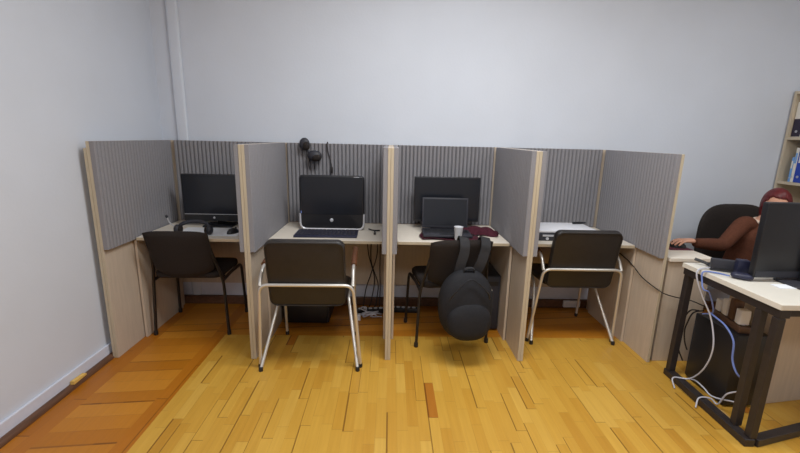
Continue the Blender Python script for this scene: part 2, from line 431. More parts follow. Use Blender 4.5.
o = MB().lohi((-1.53, .33, ZD), (-1.075, .585, ZD+.0012)).obj('paper_sheet', M['paper'], smooth=False)
tag(o, 'white paper spread under the headset on the desk beside the side wall', 'paper')
t = thing('headset', 'dark headset lying on white paper in front of the wide monitor', 'headset', (-1.385, .37, ZD+.0015), R(8))
def arc(r, a0, a1, n, f): return [f(r*math.cos(R(a0+(a1-a0)*k/n)), r*math.sin(R(a0+(a1-a0)*k/n))) for k in range(n+1)]
MB().tube(smooth_path([(-.11, .02, .045), (-.07, .02, .075), (0, .02, .088), (.07, .01, .082), (.105, -.01, .06), (.112, -.02, .035)], 6), .009, 10, sy=1.5).obj('headband', M['soft_plastic'], t)
for x, y, nm in ((-.112, .02, 'ear_cup'), (.112, -.02, 'ear_cup')):
    o = MB().ellipsoid((x, y, .034), (.024, .034, .034)).obj(nm, M['soft_plastic'], t)
    MB().ellipsoid((x*.82, y, .034), (.014, .031, .031)).obj('cushion', M['black_fabric'], o)
MB().tube(smooth_path([(-.128, .02, .05), (-.150, .0, .085), (-.16, -.01, .125)], 6), .0045, 8).obj('microphone_arm', M['silver'], t)
MB().ellipsoid((-.162, -.011, .132), (.009, .009, .012)).obj('microphone', M['soft_plastic'], t)
def mouse(name, label, loc, rz, m):
    t = thing(name, label, 'mouse', loc, rz)
    b = MB(); b.ellipsoid((0, 0, .0), (.031, .055, .036), 24, 16, lambda p: Vector((p.x, p.y, max(p.z, 0)*(1-.18*p.y))))
    b.obj('shell', m, t); MB().lathe([(.007, -.003), (.007, .003)], 14, Matrix.Translation((0, .03, .031)) @ Matrix.Rotation(R(90), 4, 'Y')).obj('scroll_wheel', M['soft_plastic'], t)
    return t
mouse('computer_mouse', 'black mouse on the white paper beside the divider', (-1.132, .43, ZD+.0014), R(-20), M['black_plastic'])

# ------------------------------------------------------------------ all-in-one bay
t = thing('all_in_one_computer', 'black all-in-one computer with silver chin rim and round badge', 'computer', (-.437, .60, ZD))
b = MB(); b.prism(rrect(.482, .40, .03, 6, 0, .213), -.022, .03, .008); b.obj('housing', M['black_plastic'], t)
MB().prism(rrect(.456, .283, .006, 3, 0, .263), -.0245, -.0225).obj('screen', M['screen'], t, smooth=False)
MB().tube(fillet([(-.241, -.016, .125), (-.239, -.018, .006), (.239, -.018, .006), (.241, -.016, .125)], .05, 8), .0085, 10).obj('chin_rim', M['silver'], t)
MB().tube(fillet([(-.241, -.012, .125), (-.241, -.012, .414), (.241, -.012, .414), (.241, -.012, .125)], .03, 6), .0035, 8).obj('bezel_rim', M['soft_plastic'], t)
MB().lathe([(.0135, 0), (.0135, .002), (.011, .004)], 24, Matrix.Translation((-.004, -.0225, .078)) @ Matrix.Rotation(R(90), 4, 'X')).obj('logo_badge', M['silver'], t)
MB().lohi((.165, -.0236, .405-.003), (.205, -.0226, .4075)).obj('printed_mark', M['silver'], t, smooth=False)
MB().lohi((-.236, -.0236, .128), (-.218, -.0226, .146)).obj('sticker', M['blue_cable'], t, smooth=False)
MB().lohi((-.10, .02, .0), (.10, .16, .012), .004).lohi((-.06, .031, .005), (.06, .055, .2), .004).obj('stand', M['black_plastic'], t)
def keyboard(label, loc, rz, w, d, m, km, rows=5, cols=15):
    t = thing('keyboard', label, 'keyboard', loc, rz)
    MB().lohi((-w/2, -d/2, 0), (w/2, d/2, .016), .004).obj('case', m, t)
    b = MB()
    for r in range(rows):
        for c in range(cols):
            kx = -w/2+.012+(c+.5)*(w-.024)/cols; ky = -d/2+.012+(r+.5)*(d-.024)/rows
            b.box((kx, ky, .0185), ((w-.024)/cols*.84, (d-.024)/rows*.84, .005), .001, seg=1)
    b.obj('keys', km, t, smooth=False); return t
keyboard('dark keyboard in front of the all-in-one computer', (-.455, .43, ZD), R(1), .445, .20, M['navy'], M['key'])
# small plug lead beside the computer
b = MB(); b.tube(smooth_path([(-.16, .585, ZD+.012), (-.13, .565, ZD+.008), (-.10, .545, ZD+.010), (-.075, .56, ZD+.008)], 6), .005)
b.tube(smooth_path([(-.115, .555, ZD+.008), (-.11, .50, ZD+.008), (-.108, .47, ZD+.006)], 5), .005); b.box((-.108, .455, ZD+.008), (.016, .03, .013), .003)
tag(b.obj('usb_lead', M['black_plastic']), 'short black lead with plug lying beside the all-in-one computer', 'cable')
# headset hung on the screen edge
t = thing('hanging_headset', 'dark headset hung over the top edge of the ribbed screen', 'headset', (-.62, .84, 1.30))
MB().tube(smooth_path([(-.05, .068, .06), (-.058, .045, .103), (-.058, -.004, .108), (-.05, -.016, .06), (-.02, -.03, .02), (.02, -.03, .0)], 6), .010, 10, sy=1.4).obj('headband', M['soft_plastic'], t)
for p, rr in (((-.06, -.024, .085), (.042, .026, .05)), ((.02, -.040, -.004), (.058, .034, .044))):
    o = MB().ellipsoid(p, rr).obj('ear_cup', M['soft_plastic'], t)
    MB().ellipsoid((p[0]+.014, p[1]-.014, p[2]-.012), [q*.72 for q in rr]).obj('cushion', M['black_fabric'], o)
MB().tube(smooth_path([(-.02, -.028, -.02), (-.03, -.024, -.07), (-.022, -.022, -.115)], 6), .003, 8).tube(smooth_path([(.02, -.03, -.03), (.016, -.026, -.07), (.012, -.022, -.105)], 6), .003, 8).obj('cord', M['black_cable'], t)
b = MB(); b.tube(smooth_path([(-.508, .90, 1.33), (-.508, .885, 1.398), (-.506, .835, 1.392), (-.503, .839, 1.34), (-.485, .839, 1.27), (-.474, .838, 1.21)], 6), .0042, 8)
b.box((-.472, .836, 1.185), (.018, .014, .05), .003)
tag(b.obj('hanging_cable', M['black_cable']), 'thin black cable hanging from the screen top above the all-in-one computer', 'cable')

# ------------------------------------------------------------------ laptop bay
t = thing('monitor', 'large dark monitor standing behind the laptop', 'monitor', (.445, .70, ZD))
b = MB(); b.prism(rrect(.515, .35, .006, 3, 0, .235), -.018, .018, .003); b.obj('housing', M['black_plastic'], t)
MB().lohi((-.25, -.0192, .075), (.25, -.0182, .403)).obj('screen', M['screen'], t, smooth=False)
MB().lohi((-.03, .019, .01), (.03, .045, .25), .004).lohi((-.12, -.06, .0), (.12, .10, .012), .004).obj('stand', M['black_plastic'], t)
t = thing('maroon_cloth', '', 'cloth', (0, 0, 0)); bpy.data.objects.remove(t)
def cloth(u, v):
    x = -.205+.43*u; y = -.13+.29*v
    return (x+.012*math.sin(7*v+2), y+.012*math.sin(8*u), .003+.004*(1+math.sin(9*u+3*v))*(1+math.sin(7*v+1))*.5)
b = MB(); b.grid(cloth, 30, 22)
bmesh.ops.solidify(b.bm, geom=b.bm.faces[:], thickness=.003)
o = b.obj('desk_cloth', M['maroon']); o.location = (.435, .43, ZD+.003); o.rotation_euler = (0,0,R(-3))
tag(o, 'maroon cloth lying under the open laptop', 'cloth')
def scarf(u, v):
    x = .17*(u-.5)*2; return (x, .06*(v-.5)*2, .004+(.035+.03*u)*math.sin(PI*v)**.7*math.sin(PI*u)**.5 + .006*math.sin(20*u+9*v))
b = MB(); b.grid(scarf, 26, 12); bmesh.ops.solidify(b.bm, geom=b.bm.faces[:], thickness=.004)
o = b.obj('bunched_scarf', M['maroon']); o.location = (.655, .535, ZD+.002); o.rotation_euler = (0,0,R(-20))
tag(o, 'bunched dark maroon scarf beside the large monitor', 'scarf')
t = thing('laptop', 'open grey laptop facing out in front of the large monitor', 'laptop', (.418, .44, ZD+.0175), R(-1))
MB().lohi((-.175, -.115, .0), (.175, .115, .016), .004).obj('base', M['soft_plastic'], t)
b = MB()
for r in range(5):
    for c in range(13): b.box((-.15+c*.025, -.02+r*.023, .0172), (.021, .019, .002))
b.obj('keys', M['black_plastic'], t, smooth=False)
MB().lohi((-.05, -.10, .0162), (.05, -.045, .0168)).obj('touchpad', M['black_plastic'], t, smooth=False)
T = Matrix.Translation((0, .112, .017)) @ Matrix.Rotation(R(-8), 4, 'X')
ld = MB().box((0, 0, .118), (.348, .008, .228), .003, T).obj('lid', M['soft_plastic'], t)
MB().box((0, -.0046, .122), (.326, .001, .198), 0, T).obj('screen', M['screen'], ld, smooth=False)
b = MB(); b.lathe([(.0225, 0), (.0235, .002), (.0315, .088), (.0325, .09), (.0325, .093), (.0305, .093), (.022, .01)], 28)
o = b.obj('paper_cup', M['white_plastic']); o.location = (.489, .315, ZD+.0165)
o.location = (.482, .295, ZD+.0125)
tag(o, 'small white disposable cup in front of the laptop', 'cup')
b = MB(); b.tube(smooth_path([(.60, .56, ZD+.01), (.63, .50, ZD+.007), (.615, .46, ZD+.007), (.64, .43, ZD+.007), (.665, .47, ZD+.007), (.71, .49, ZD+.007), (.725, .53, ZD+.007)], 6), .0045, 8)
tag(b.obj('charger_lead', M['black_cable']), 'thin dark charger lead curling on the desk beside the laptop', 'cable')
# backpack hung by its straps on the chair back
t = thing('backpack', 'charcoal backpack hung by its straps on a black chair', 'backpack', (.502, .012, .17), R(5))
def bag(p):
    z = p.z; k = 1.0 + .06*(1-z*z) - .10*max(z, 0)**2
    sgn = lambda v, e: math.copysign(abs(v)**e, v)
    return Vector((sgn(p.x, .78)*k, sgn(p.y, .82)*(1.05-.3*z), sgn(p.z, .8)))
MB().ellipsoid((0, 0, .235), (.168, .10, .232), 36, 26, bag).obj('body', M['backpack'], t)
MB().ellipsoid((.005, -.085, .15), (.135, .055, .125), 28, 20, bag).obj('front_pocket', M['backpack'], t)
MB().tube(smooth_path([(-.13, -.095, .30), (-.10, -.118, .36), (0, -.10, .435), (.10, -.115, .36), (.13, -.092, .30)], 7), .0045, 6).obj('zip', M['black_plastic'], t)
MB().tube(smooth_path([(-.03, -.02, .45), (-.02, -.03, .485), (.03, -.03, .485), (.04, -.02, .45)], 6), .010, 8, sy=.5).obj('grab_handle', M['strap'], t)
for pts in ([(.06, .02, .43), (.09, .015, .50), (.115, .025, .57), (.125, .036, .62), (.128, .078, .658), (.128, .128, .62), (.125, .132, .56)],
            [(-.05, .02, .43), (-.04, .015, .50), (-.02, .022, .57), (-.015, .034, .62), (-.015, .076, .660), (-.015, .126, .62), (-.015, .13, .56)]):
    P = smooth_path(pts, 7); b = MB()
    vs, fs = [], []
    for i, p in enumerate(P):
        tg = (P[min(i+1, len(P)-1)]-P[max(i-1, 0)]).normalized(); sd = Vector((1, 0, -.25)); sd = (sd-tg*sd.dot(tg)).normalized(); nn = tg.cross(sd)
        for a, c in ((-.032, -.005), (.032, -.005), (.032, .005), (-.032, .005)): vs.append(p+sd*a+nn*c)
    for i in range(len(P)-1):
        for k in range(4): fs.append((i*4+k, i*4+(k+1)%4, (i+1)*4+(k+1)%4, (i+1)*4+k))
    fs += [(0,1,2,3), tuple(len(vs)-4+k for k in range(4))]
    b._add(vs, fs); b.obj('shoulder_strap', M['strap'], t)
# computers under the desks
def tower(label, loc, rz, w, d, h, group='computer towers under the desks', front=-1):
    t = thing('computer_tower', label, 'computer', loc, rz, group)
    MB().lohi((-w/2, -d/2, .012), (w/2, d/2, h), .006).obj('case', M['black_plastic'], t)
    f = MB().lohi((-w/2+.004, front*(d/2+.012) if front < 0 else d/2, .016), (w/2-.004, -d/2 if front < 0 else d/2+.012, h-.004), .005).obj('front_panel', M['soft_plastic'], t)
    y = front*(d/2+.0125)
    MB().lohi((-w*.36, y-.001, h-.075), (w*.36, y+.001, h-.04)).obj('disc_drive', M['black_plastic'], f, smooth=False)
    MB().lathe([(.009, 0), (.009, .003)], 16, Matrix.Translation((0, y, h-.11)) @ Matrix.Rotation(R(90), 4, 'X')).obj('power_button', M['silver'], f)
    for sx in (-1, 1):
        for sy in (-1, 1): MB().lohi((sx*w*.36-.014, sy*d*.38-.014, 0), (sx*w*.36+.014, sy*d*.38+.014, .0125)).obj('foot', M['black_plastic'], t, smooth=False)
    return t
tower('black computer tower beside the chair with the backpack', (.780, .625, 0), 0, .144, .36, .445)
tower('dark computer case standing in the shade behind the chrome-barred chair', (-.645, .66, 0), R(90), .30, .34, .30)

# cables and power strips in the shade of the middle bays
def strip(label, loc, rz, n=5, m='black_plastic'):
    t = thing('power_strip', label, 'power strip', loc, rz, 'power strips')
    MB().lohi((-.03-n*.022, -.027, 0), (.03+n*.022, .027, .04), .006).obj('case', M[m], t)
    for k in range(n): MB().lathe([(.016, 0), (.016, .002), (.013, .001)], 16, Matrix.Translation(((k-(n-1)/2)*.044, 0, .0402))).obj('socket', M['grey_plastic'], t)
    return t
strip('power strip on the floor under the all-in-one computer desk', (-.15, .74, 0), R(6))
strip('power strip on the floor under the laptop desk', (.13, .77, 0), R(-3), 5)
CG = 'cables hanging under the all-in-one computer desk'
for pts, lab in (([(-.19, .80, .727), (-.17, .79, .5), (-.12, .78, .3), (-.14, .77, .12), (-.16, .755, .046)], 'thin black cable dropping nearest the visitor chair'),
                 ([(-.14, .80, .727), (-.15, .79, .45), (-.09, .78, .25), (-.10, .765, .1), (-.115, .75, .046)], 'thin black cable looping to the middle of the power strip'),
                 ([(-.10, .80, .727), (-.10, .785, .5), (-.15, .775, .33), (-.19, .76, .2), (-.21, .75, .046)], 'thin black cable crossing behind the other leads under the desk'),
                 ([(-.07, .80, .727), (-.075, .78, .4), (-.07, .775, .2), (-.075, .755, .046)], 'thin black cable dropping straight beside the middle divider')):
    tag(MB().tube(smooth_path(pts, 7), .0042, 8).obj('hanging_cable', M['black_cable']), lab, 'cable', CG)
random.seed(5)
pts = [(-.15+.11*math.cos(k*1.9)*random.uniform(.5, 1), .645+.05*math.sin(k*1.3), .012+.06*random.random()) for k in range(16)]
pts[0] = (-.2, .65, .008); pts[-1] = (-.05, .65, .008)
tag(MB().tube(smooth_path(pts, 6), .005, 8).obj('cable_bundle', M['white_cable']), 'tangled grey cable heap on the floor under the all-in-one computer desk', 'cable')
t = thing('adapter', 'small white adapter on the floor beside the tangled cables', 'adapter', (-.235, .60, 0))
MB().lohi((-.014, -.02, 0), (.014, .02, .05), .005).obj('body', M['white_plastic'], t); MB().tube([(0, .018, .01), (.01, .05, .006)], .004, 8).obj('cord', M['white_cable'], t)

# ------------------------------------------------------------------ bay without a monitor
t = thing('flatbed_scanner', 'flat scanner with pale lid and dark front behind the chrome-barred chair', 'scanner', (1.29, .50, ZD))
MB().lohi((-.225, -.15, .0), (.225, .15, .058), .006).obj('body', M['soft_plastic'], t)
MB().lohi((-.222, -.146, .0585), (.222, .148, .076), .006).obj('lid', M['grey_plastic'], t)
MB().lohi((-.19, -.1525, .032), (-.10, -.15, .046), .001).obj('button_row', M['silver'], t)
MB().lathe([(.011, 0), (.011, .003)], 18, Matrix.Translation((-.155, -.151, .017)) @ Matrix.Rotation(R(90), 4, 'X')).obj('button', M['silver'], t)
b = MB(); b.lohi((-.045, -.012, 0), (.045, .012, .018), .005)
o = b.obj('stapler', M['black_plastic']); bpy.data.objects.remove(o)
t = thing('marker_pen', 'short black marker lying on the scanner lid', 'pen', (1.47, .60, ZD+.0768), R(10))
MB().tube([(-.05, 0, .0085), (.03, 0, .0085)], .0085, 12).obj('barrel', M['black_plastic'], t); MB().tube([(.03, 0, .0085), (.058, 0, .0085)], [.0082, .0075], 12).obj('cap', M['soft_plastic'], t)
t = thing('wall_socket', 'white double socket low on the wall under the bay with no monitor', 'socket', (1.53, YB-.0165, .135))
t.location = (1.625, YB-.0465, .045)
MB().prism(rrect(.15, .06, .008, 3), -.02, 0, .003).obj('plate', M['white_plastic'], t)
for s in (-1, 1): MB().lathe([(.02, 0), (.02, .002), (.017, .001)], 20, Matrix.Translation((s*.036, -.0202, 0)) @ Matrix.Rotation(R(90), 4, 'X')).obj('socket_well', M['grey_plastic'], t)

# cable that runs out past the end divider to the tower under the white desk
b = MB(); b.tube(smooth_path([(1.733, .55, .66), (1.736, .31, .614), (1.742, .15, .552), (1.755, -.012, .522), (1.80, -.024, .50), (1.862, -.03, .484), (1.95, -.05, .47), (1.99, -.15, .462)], 7), .0036, 8)
tag(b.obj('power_cable', M['black_cable']), 'dark cable running across the end divider towards the white desk', 'cable')

# ------------------------------------------------------------------ white desk in front with steel frame
t = thing('white_desk', 'white-topped desk on dark square steel legs at the near edge', 'desk', (0, 0, 0))
o = MB().lohi((1.792, -.766, .722), (3.2, -.126, .75), .003).obj('tabletop', M['white_top'], t, smooth=False)
MB().lohi((1.7895, -.764, .7235), (1.7918, -.128, .7485)).obj('edge_band', M['white_top'], o, smooth=False)
def bar(name, a, b_, w, h):
    a, b_ = Vector(a), Vector(b_); d_ = b_-a; L_ = d_.length
    q = d_.to_track_quat('X', 'Z'); T = Matrix.Translation((a+b_)/2) @ q.to_matrix().to_4x4()
    return MB().box((0,0,0), (L_, w, h), .003, T).obj(name, M['frame_metal'], t, smooth=False)
bar('leg', (1.815, -.152, .0405), (1.826, -.152, .6795), .036, .04)
bar('leg', (1.812, -.745, .0405), (1.812, -.745, .6795), .036, .036)
bar('leg', (1.816, -.652, .0405), (1.816, -.652, .6795), .036, .036)
bar('foot_bar', (1.814, -.130, .020), (1.794, -.768, .020), .05, .04)
bar('top_rail', (1.822, -.134, .7005), (1.822, -.762, .7005), .05, .04)
bar('floor_stretcher', (1.826, -.752, .020), (3.15, -.405, .020), .045, .04)
bar('apron', (1.855, -.72, .7005), (3.15, -.72, .7005), .04, .04)
bar('leg', (3.15, -.16, .0), (3.15, -.16, .721), .05, .055)
bar('leg', (3.15, -.735, .0), (3.15, -.735, .721), .05, .055)

t = thing('pedestal_cabinet', 'pale cabinet standing under the white desk behind its steel legs', 'cabinet', (2.155, -.44, 0), R(9))
MB().lohi((0, 0, .0), (.62, .30, .62), .003).obj('body', M['wood_board'], t, smooth=False)
for k in range(3):
    dr = MB().lohi((.6205, .006, .02+k*.2), (.637, .294, .21+k*.2), .002).obj('drawer', M['worktop'], t, smooth=False)
    MB().tube(fillet([(.637, .09, .17+k*.2), (.655, .09, .17+k*.2), (.655, .21, .17+k*.2), (.637, .21, .17+k*.2)], .01), .004, 8).obj('handle', M['chrome'], dr)
tower('black computer tower on the floor under the white desk', (2.0, -.317, 0), R(180), .19, .30, .44)
t = thing('power_strip', 'brown power strip crowded with plugs lying on the tower under the white desk', 'power strip', (1.985, -.315, .4405), R(80), 'power strips')
MB().lohi((-.13, -.03, 0), (.13, .03, .04), .006).obj('case', M['brown_plastic'], t)
for k in range(4): MB().lathe([(.017, 0), (.017, .002), (.014, .001)], 16, Matrix.Translation((-.09+.06*k, 0, .0402))).obj('socket', M['grey_plastic'], t)
for k, (dx, hh, m, lab) in enumerate(((-.09, .085, 'white_plastic', 'squat white plug adapter on the brown power strip, nearest the leg'), (-.03, .12, 'brown_plastic', 'brown plug adapter on the brown power strip'),
                                      (.03, .095, 'white_plastic', 'taller white plug adapter in the middle of the brown power strip'), (.09, .07, 'grey_plastic', 'low grey plug adapter at the far end of the brown power strip'))):
    a = R(80); q = thing('plug_adapter', lab, 'adapter', (1.985+math.cos(a)*dx, -.315+math.sin(a)*dx, .4834), a, 'plug adapters on the brown strip')
    MB().lohi((-.022, -.026, 0), (.022, .026, hh), .006).obj('body', M[m], q)
    MB().lohi((-.019, -.0275, hh*.4), (.019, -.026, hh*.75)).obj('rating_plate', M['grey_plastic' if m != 'grey_plastic' else 'brown_plastic'], q, smooth=False)
def cable(pts, m, r, label, group='cables around the tower under the white desk', name='cable'):
    return tag(MB().tube(smooth_path(pts, 7), r, 8).obj(name, M[m]), label, 'cable', group)
cable([(1.905, -.27, .765), (1.845, -.262, .762), (1.773, -.275, .752), (1.766, -.287, .70), (1.80, -.31, .60), (1.845, -.345, .48), (1.85, -.39, .33), (1.85, -.36, .18), (1.845, -.28, .06), (1.765, -.25, .046), (1.745, -.30, .006)], 'white_cable', .0042, 'long pale cable drooping from the desk edge down the front of the tower')
cable([(1.873, -.375, .752), (1.83, -.335, .756), (1.773, -.312, .752), (1.768, -.322, .70), (1.766, -.345, .66), (1.80, -.35, .64), (1.86, -.33, .52), (1.87, -.25, .47)], 'blue_cable', .0042, 'pale blue cable looped over the white desk edge')
cable([(1.87, -.30, .50), (1.855, -.36, .50), (1.85, -.44, .485), (1.85, -.505, .43), (1.852, -.52, .33), (1.858, -.555, .27), (1.89, -.57, .24)], 'blue_cable', .005, 'bright blue cable bending down the side of the tower')
cable([(1.80, -.14, .007), (1.865, -.22, .02), (1.868, -.29, .055), (1.86, -.37, .06), (1.86, -.44, .05), (1.88, -.56, .10)], 'white_cable', .0042, 'pale cable lying low along the foot of the tower')
cable([(1.74, -.48, .007), (1.775, -.45, .047), (1.84, -.45, .045), (1.862, -.48, .03), (1.862, -.52, .12), (1.885, -.565, .17)], 'white_cable', .0042, 'pale cable rising from the foot bar to the tower front')
cable([(1.875, -.19, .006), (1.862, -.25, .006), (1.866, -.33, .006), (1.858, -.40, .006)], 'tan_cable', .006, 'short tan cable on the floor between foot bar and tower')
cable([(1.87, -.40, .005), (1.86, -.46, .005), (1.87, -.52, .005), (1.862, -.58, .005)], 'tan_cable', .006, 'tan cable on the floor nearest the paired steel legs')
cable([(1.93, -.150, .447), (1.885, -.135, .44), (1.866, -.115, .36), (1.862, -.105, .26), (1.868, -.12, .17), (1.89, -.145, .10)], 'black_cable', .0045, 'black cable looping wide behind the tower')
cable([(1.96, -.148, .446), (1.90, -.145, .43), (1.882, -.135, .36), (1.878, -.13, .30), (1.884, -.14, .23), (1.90, -.15, .18)], 'black_cable', .0045, 'black cable looping tightly behind the tower')

# things on the white desk
ZW = .7505
t = thing('monitor', 'big dark monitor seen from behind, hiding the seated person', 'monitor', (2.195, -.45, ZW))
b = MB(); b.prism(rrect(.55, .40, .006, 3, 0, .224), -.012, .022, .003); b.obj('housing', M['black_plastic'], t)
MB().lohi((-.268, .0222, .052), (.268, .0230, .417)).obj('screen', M['screen'], t, smooth=False)
MB().lohi((-.268, -.0145, .028), (.268, -.0125, .060), .0005).obj('lower_band', M['soft_plastic'], t, smooth=False)
MB().lohi((-.035, -.035, .01), (.035, -.0125, .26), .004).obj('stand_neck', M['black_plastic'], t)
MB().prism([(x, y) for x, y in rrect(.26, .20, .05, 6)], -.006, .006, .003, Matrix.Translation((0, -.05, .0065)) @ Matrix.Rotation(R(90), 4, 'X')).obj('stand_base', M['soft_plastic'], t)
t = thing('network_box', 'dark box standing upright at the desk edge with a pale cable', 'router', (1.905, -.285, ZW), R(-28))
MB().lohi((-.06, -.02, 0), (.06, .02, .068), .005).obj('case', M['soft_plastic'], t)
MB().lohi((-.05, -.0212, .012), (.05, -.02, .02)).obj('port_row', M['black_plastic'], t, smooth=False)
b = MB(); b.lohi((-.028, -.024, 0), (.028, .024, .088), .005)
o = b.obj('charger_block', M['navy']); o.location = (1.952, -.352, ZW); o.rotation_euler = (0, 0, R(-20))
tag(o, 'small navy block standing between the dark box and the monitor', 'charger')
t = thing('pouch', 'navy pouch lying on the white desk in front of the monitor', 'pouch', (1.90, -.42, ZW), R(-40))
MB().ellipsoid((0, 0, .018), (.05, .03, .018), 20, 12, lambda p: Vector((math.copysign(abs(p.x)**.7, p.x), math.copysign(abs(p.y)**.7, p.y), p.z))).obj('body', M['navy'], t)
MB().tube([(-.045, -.012, .024), (.045, -.012, .024)], .003, 6).obj('zip', M['black_plastic'], t)
t = thing('cable_clip', 'small black forked plug at the corner of the white desk', 'plug', (1.87, -.20, ZW))
MB().tube(smooth_path([(-.03, .05, .03), (-.01, .03, .024), (.015, .0, .014), (.01, -.03, .008)], 5), .009, 8).obj('body', M['black_plastic'], t)
MB().tube(smooth_path([(.012, .005, .016), (.04, .01, .016), (.055, .0, .012)], 5), .006, 8).obj('prong', M['black_plastic'], t)
o = MB().lohi((1.985, -.56, ZW), (2.08, -.50, ZW+.003)).obj('note_paper', M['paper'], smooth=False)
o.location = (0,0,0); tag(o, 'small white note beside the monitor foot', 'paper')

# ------------------------------------------------------------------ desk of the seated person
t = thing('side_cabinet', 'pale low cabinet between the end divider and the white desk', 'cabinet', (0, 0, 0))
MB().lohi((1.803, .0, .713), (2.10, .46, .738), .003).obj('top', M['worktop'], t, smooth=False)
MB().lohi((1.81, .02, .0), (2.085, .45, .7128), .002).obj('body', M['wood_board'], t, smooth=False)
dr = MB().lohi((2.0855, .024, .05), (2.101, .446, .70), .002).obj('door', M['wood_board'], t, smooth=False)
MB().tube(fillet([(2.101, .40, .40), (2.118, .40, .40), (2.118, .40, .52), (2.101, .40, .52)], .01), .004, 8).obj('handle', M['chrome'], dr)
o = MB().lohi((1.935, .195, .7385), (2.098, .36, .742), .0012).obj('mouse_mat', M['maroon'], smooth=False)
tag(o, 'dark maroon mouse mat under the hand of the seated person', 'mouse mat')
mouse('computer_mouse', 'dark mouse under the hand of the seated person', (2.03, .265, .7425), R(60), M['black_plastic'])

# office chair behind
t = thing('office_chair', 'dark office chair with a tall back behind the seated person', 'chair', (2.74, .40, 0))
def obk(p):
    sg = lambda v, e: math.copysign(abs(v)**e, v)
    return Vector((sg(p.x, .5)*(1-.12*max(p.z, 0)**2), p.y+.25*p.x*p.x*-2+.25, sg(p.z, .6)))
MB().ellipsoid((0, .245, .735), (.29, .038, .265), 36, 24, obk).obj('backrest', M['black_fabric'], t)
MB().ellipsoid((0, .0, .402), (.24, .22, .035), 30, 16, lambda p: Vector((math.copysign(abs(p.x)**.6, p.x), math.copysign(abs(p.y)**.6, p.y), p.z))).obj('seat', M['black_fabric'], t)
MB().tube(fillet([(0, .02, .36), (0, .29, .36), (0, .302, .62)], .08), .022, 10, sy=.5).obj('back_bracket', M['black_metal'], t)
MB().lathe([(.024, .10), (.024, .25), (.016, .25), (.016, .37)], 16).obj('gas_column', M['black_metal'], t)
for k in range(5):
    a = R(72*k+18)
    lg = MB().tube([(0, 0, .11), (math.cos(a)*.14, math.sin(a)*.14, .10), (math.cos(a)*.26, math.sin(a)*.26, .075)], [.024, .02, .014], 10, sy=.7).obj('star_leg', M['black_metal'], t)
    MB().lathe([(.026, -.018), (.028, -.01), (.028, .01), (.026, .018)], 16, Matrix.Translation((math.cos(a)*.26, math.sin(a)*.26, .0285)) @ Matrix.Rotation(a+PI/2, 4, 'Z') @ Matrix.Rotation(R(90), 4, 'X')).obj('caster', M['black_plastic'], lg)

# ------------------------------------------------------------------ seated person
def skin_mesh(name, chains, subdiv=2):
    """chains: list of [(pos, radius)...]; returns an evaluated mesh made with the skin modifier (one chain = one skinned limb)"""
    out = bmesh.new()
    for ch_ in chains:
        me = bpy.data.meshes.new('tmp'); me.from_pydata([p for p, r in ch_], [(i, i+1) for i in range(len(ch_)-1)], [])
        o = bpy.data.objects.new('tmp', me); C.objects.link(o)
        o.modifiers.new('s', 'SKIN'); o.modifiers.new('d', 'SUBSURF').levels = subdiv; o.modifiers['d'].render_levels = subdiv
        sv = me.skin_vertices[0].data
        for i, (p, r) in enumerate(ch_):
            sv[i].radius = (r, r) if isinstance(r, (int, float)) else r
        sv[0].use_root = True
        dg = bpy.context.evaluated_depsgraph_get(); ev = o.evaluated_get(dg); m2 = bpy.data.meshes.new_from_object(ev)
        out.from_mesh(m2); bpy.data.objects.remove(o); bpy.data.meshes.remove(me); bpy.data.meshes.remove(m2)
    return out
def fuse(bm, voxel, smooth_it=4):
    me = bpy.data.meshes.new('tmp'); bm.to_mesh(me); bm.free()
    o = bpy.data.objects.new('tmp', me); C.objects.link(o)
    m = o.modifiers.new('r', 'REMESH'); m.mode = 'VOXEL'; m.voxel_size = voxel
    if smooth_it:
        k = o.modifiers.new('k', 'SMOOTH'); k.iterations = smooth_it; k.factor = .5
    dg = bpy.context.evaluated_depsgraph_get(); m2 = bpy.data.meshes.new_from_object(o.evaluated_get(dg))
    bpy.data.objects.remove(o); bpy.data.meshes.remove(me); return m2
def mesh_obj(name, me, m, parent):
    me.name = name; me.materials.clear(); me.materials.append(m)
    for p in me.polygons: p.use_smooth = True
    o = bpy.data.objects.new(name, me); C.objects.link(o); o.parent = parent; return o

person = thing('person', 'person in a brown sweater with auburn hair, reaching for the mouse behind the monitor', 'person', (0, 0, 0))
HC = Vector((2.756, .345, 1.048))                       # head centre
HR = Matrix.Translation(HC) @ Matrix.Rotation(R(-10), 4, 'Z') @ Matrix.Rotation(R(14), 4, 'X') @ Matrix.Scale(.9, 4)
def face_fn(p):
    x, y, z = p
    # narrow the jaw, flatten the face side (-y), fuller back of the skull
    if z < 0: x *= 1 - .30*(-z)**1.4; y *= 1 - .12*(-z)
    if y > 0: y *= 1.08
    if y < -.5 and z > -.8: y = -.5 - (abs(y)-.5)*.82
    return Vector((x, y, z))
hb = MB(); hb.ellipsoid((0, 0, 0), (.074, .094, .112), 40, 30, face_fn, HR)
def nose(p): return Vector((p.x*(1.0 if p.z < 0 else .55), p.y*(1 if p.z < 0 else .6+.4*(1-p.z)), p.z))
hb.ellipsoid((0, -.092, -.018), (.014, .020, .026), 16, 12, nose, HR)
hb.ellipsoid((-.010, -.088, -.036), (.008, .010, .008), 10, 8, None, HR); hb.ellipsoid((.010, -.088, -.036), (.008, .010, .008), 10, 8, None, HR)
hb.ellipsoid((0, -.068, -.086), (.026, .016, .016), 14, 10, None, HR)     # chin
for s in (-1, 1):
    hb.ellipsoid((s*.030, -.076, .017), (.021, .013, .008), 14, 8, None, HR)   # brow ridge
    hb.ellipsoid((s*.038, -.066, -.022), (.018, .014, .014), 12, 8, None, HR)  # cheek
    hb.ellipsoid((s*.075, .008, -.006), (.008, .018, .030), 12, 10, None, HR)  # ear
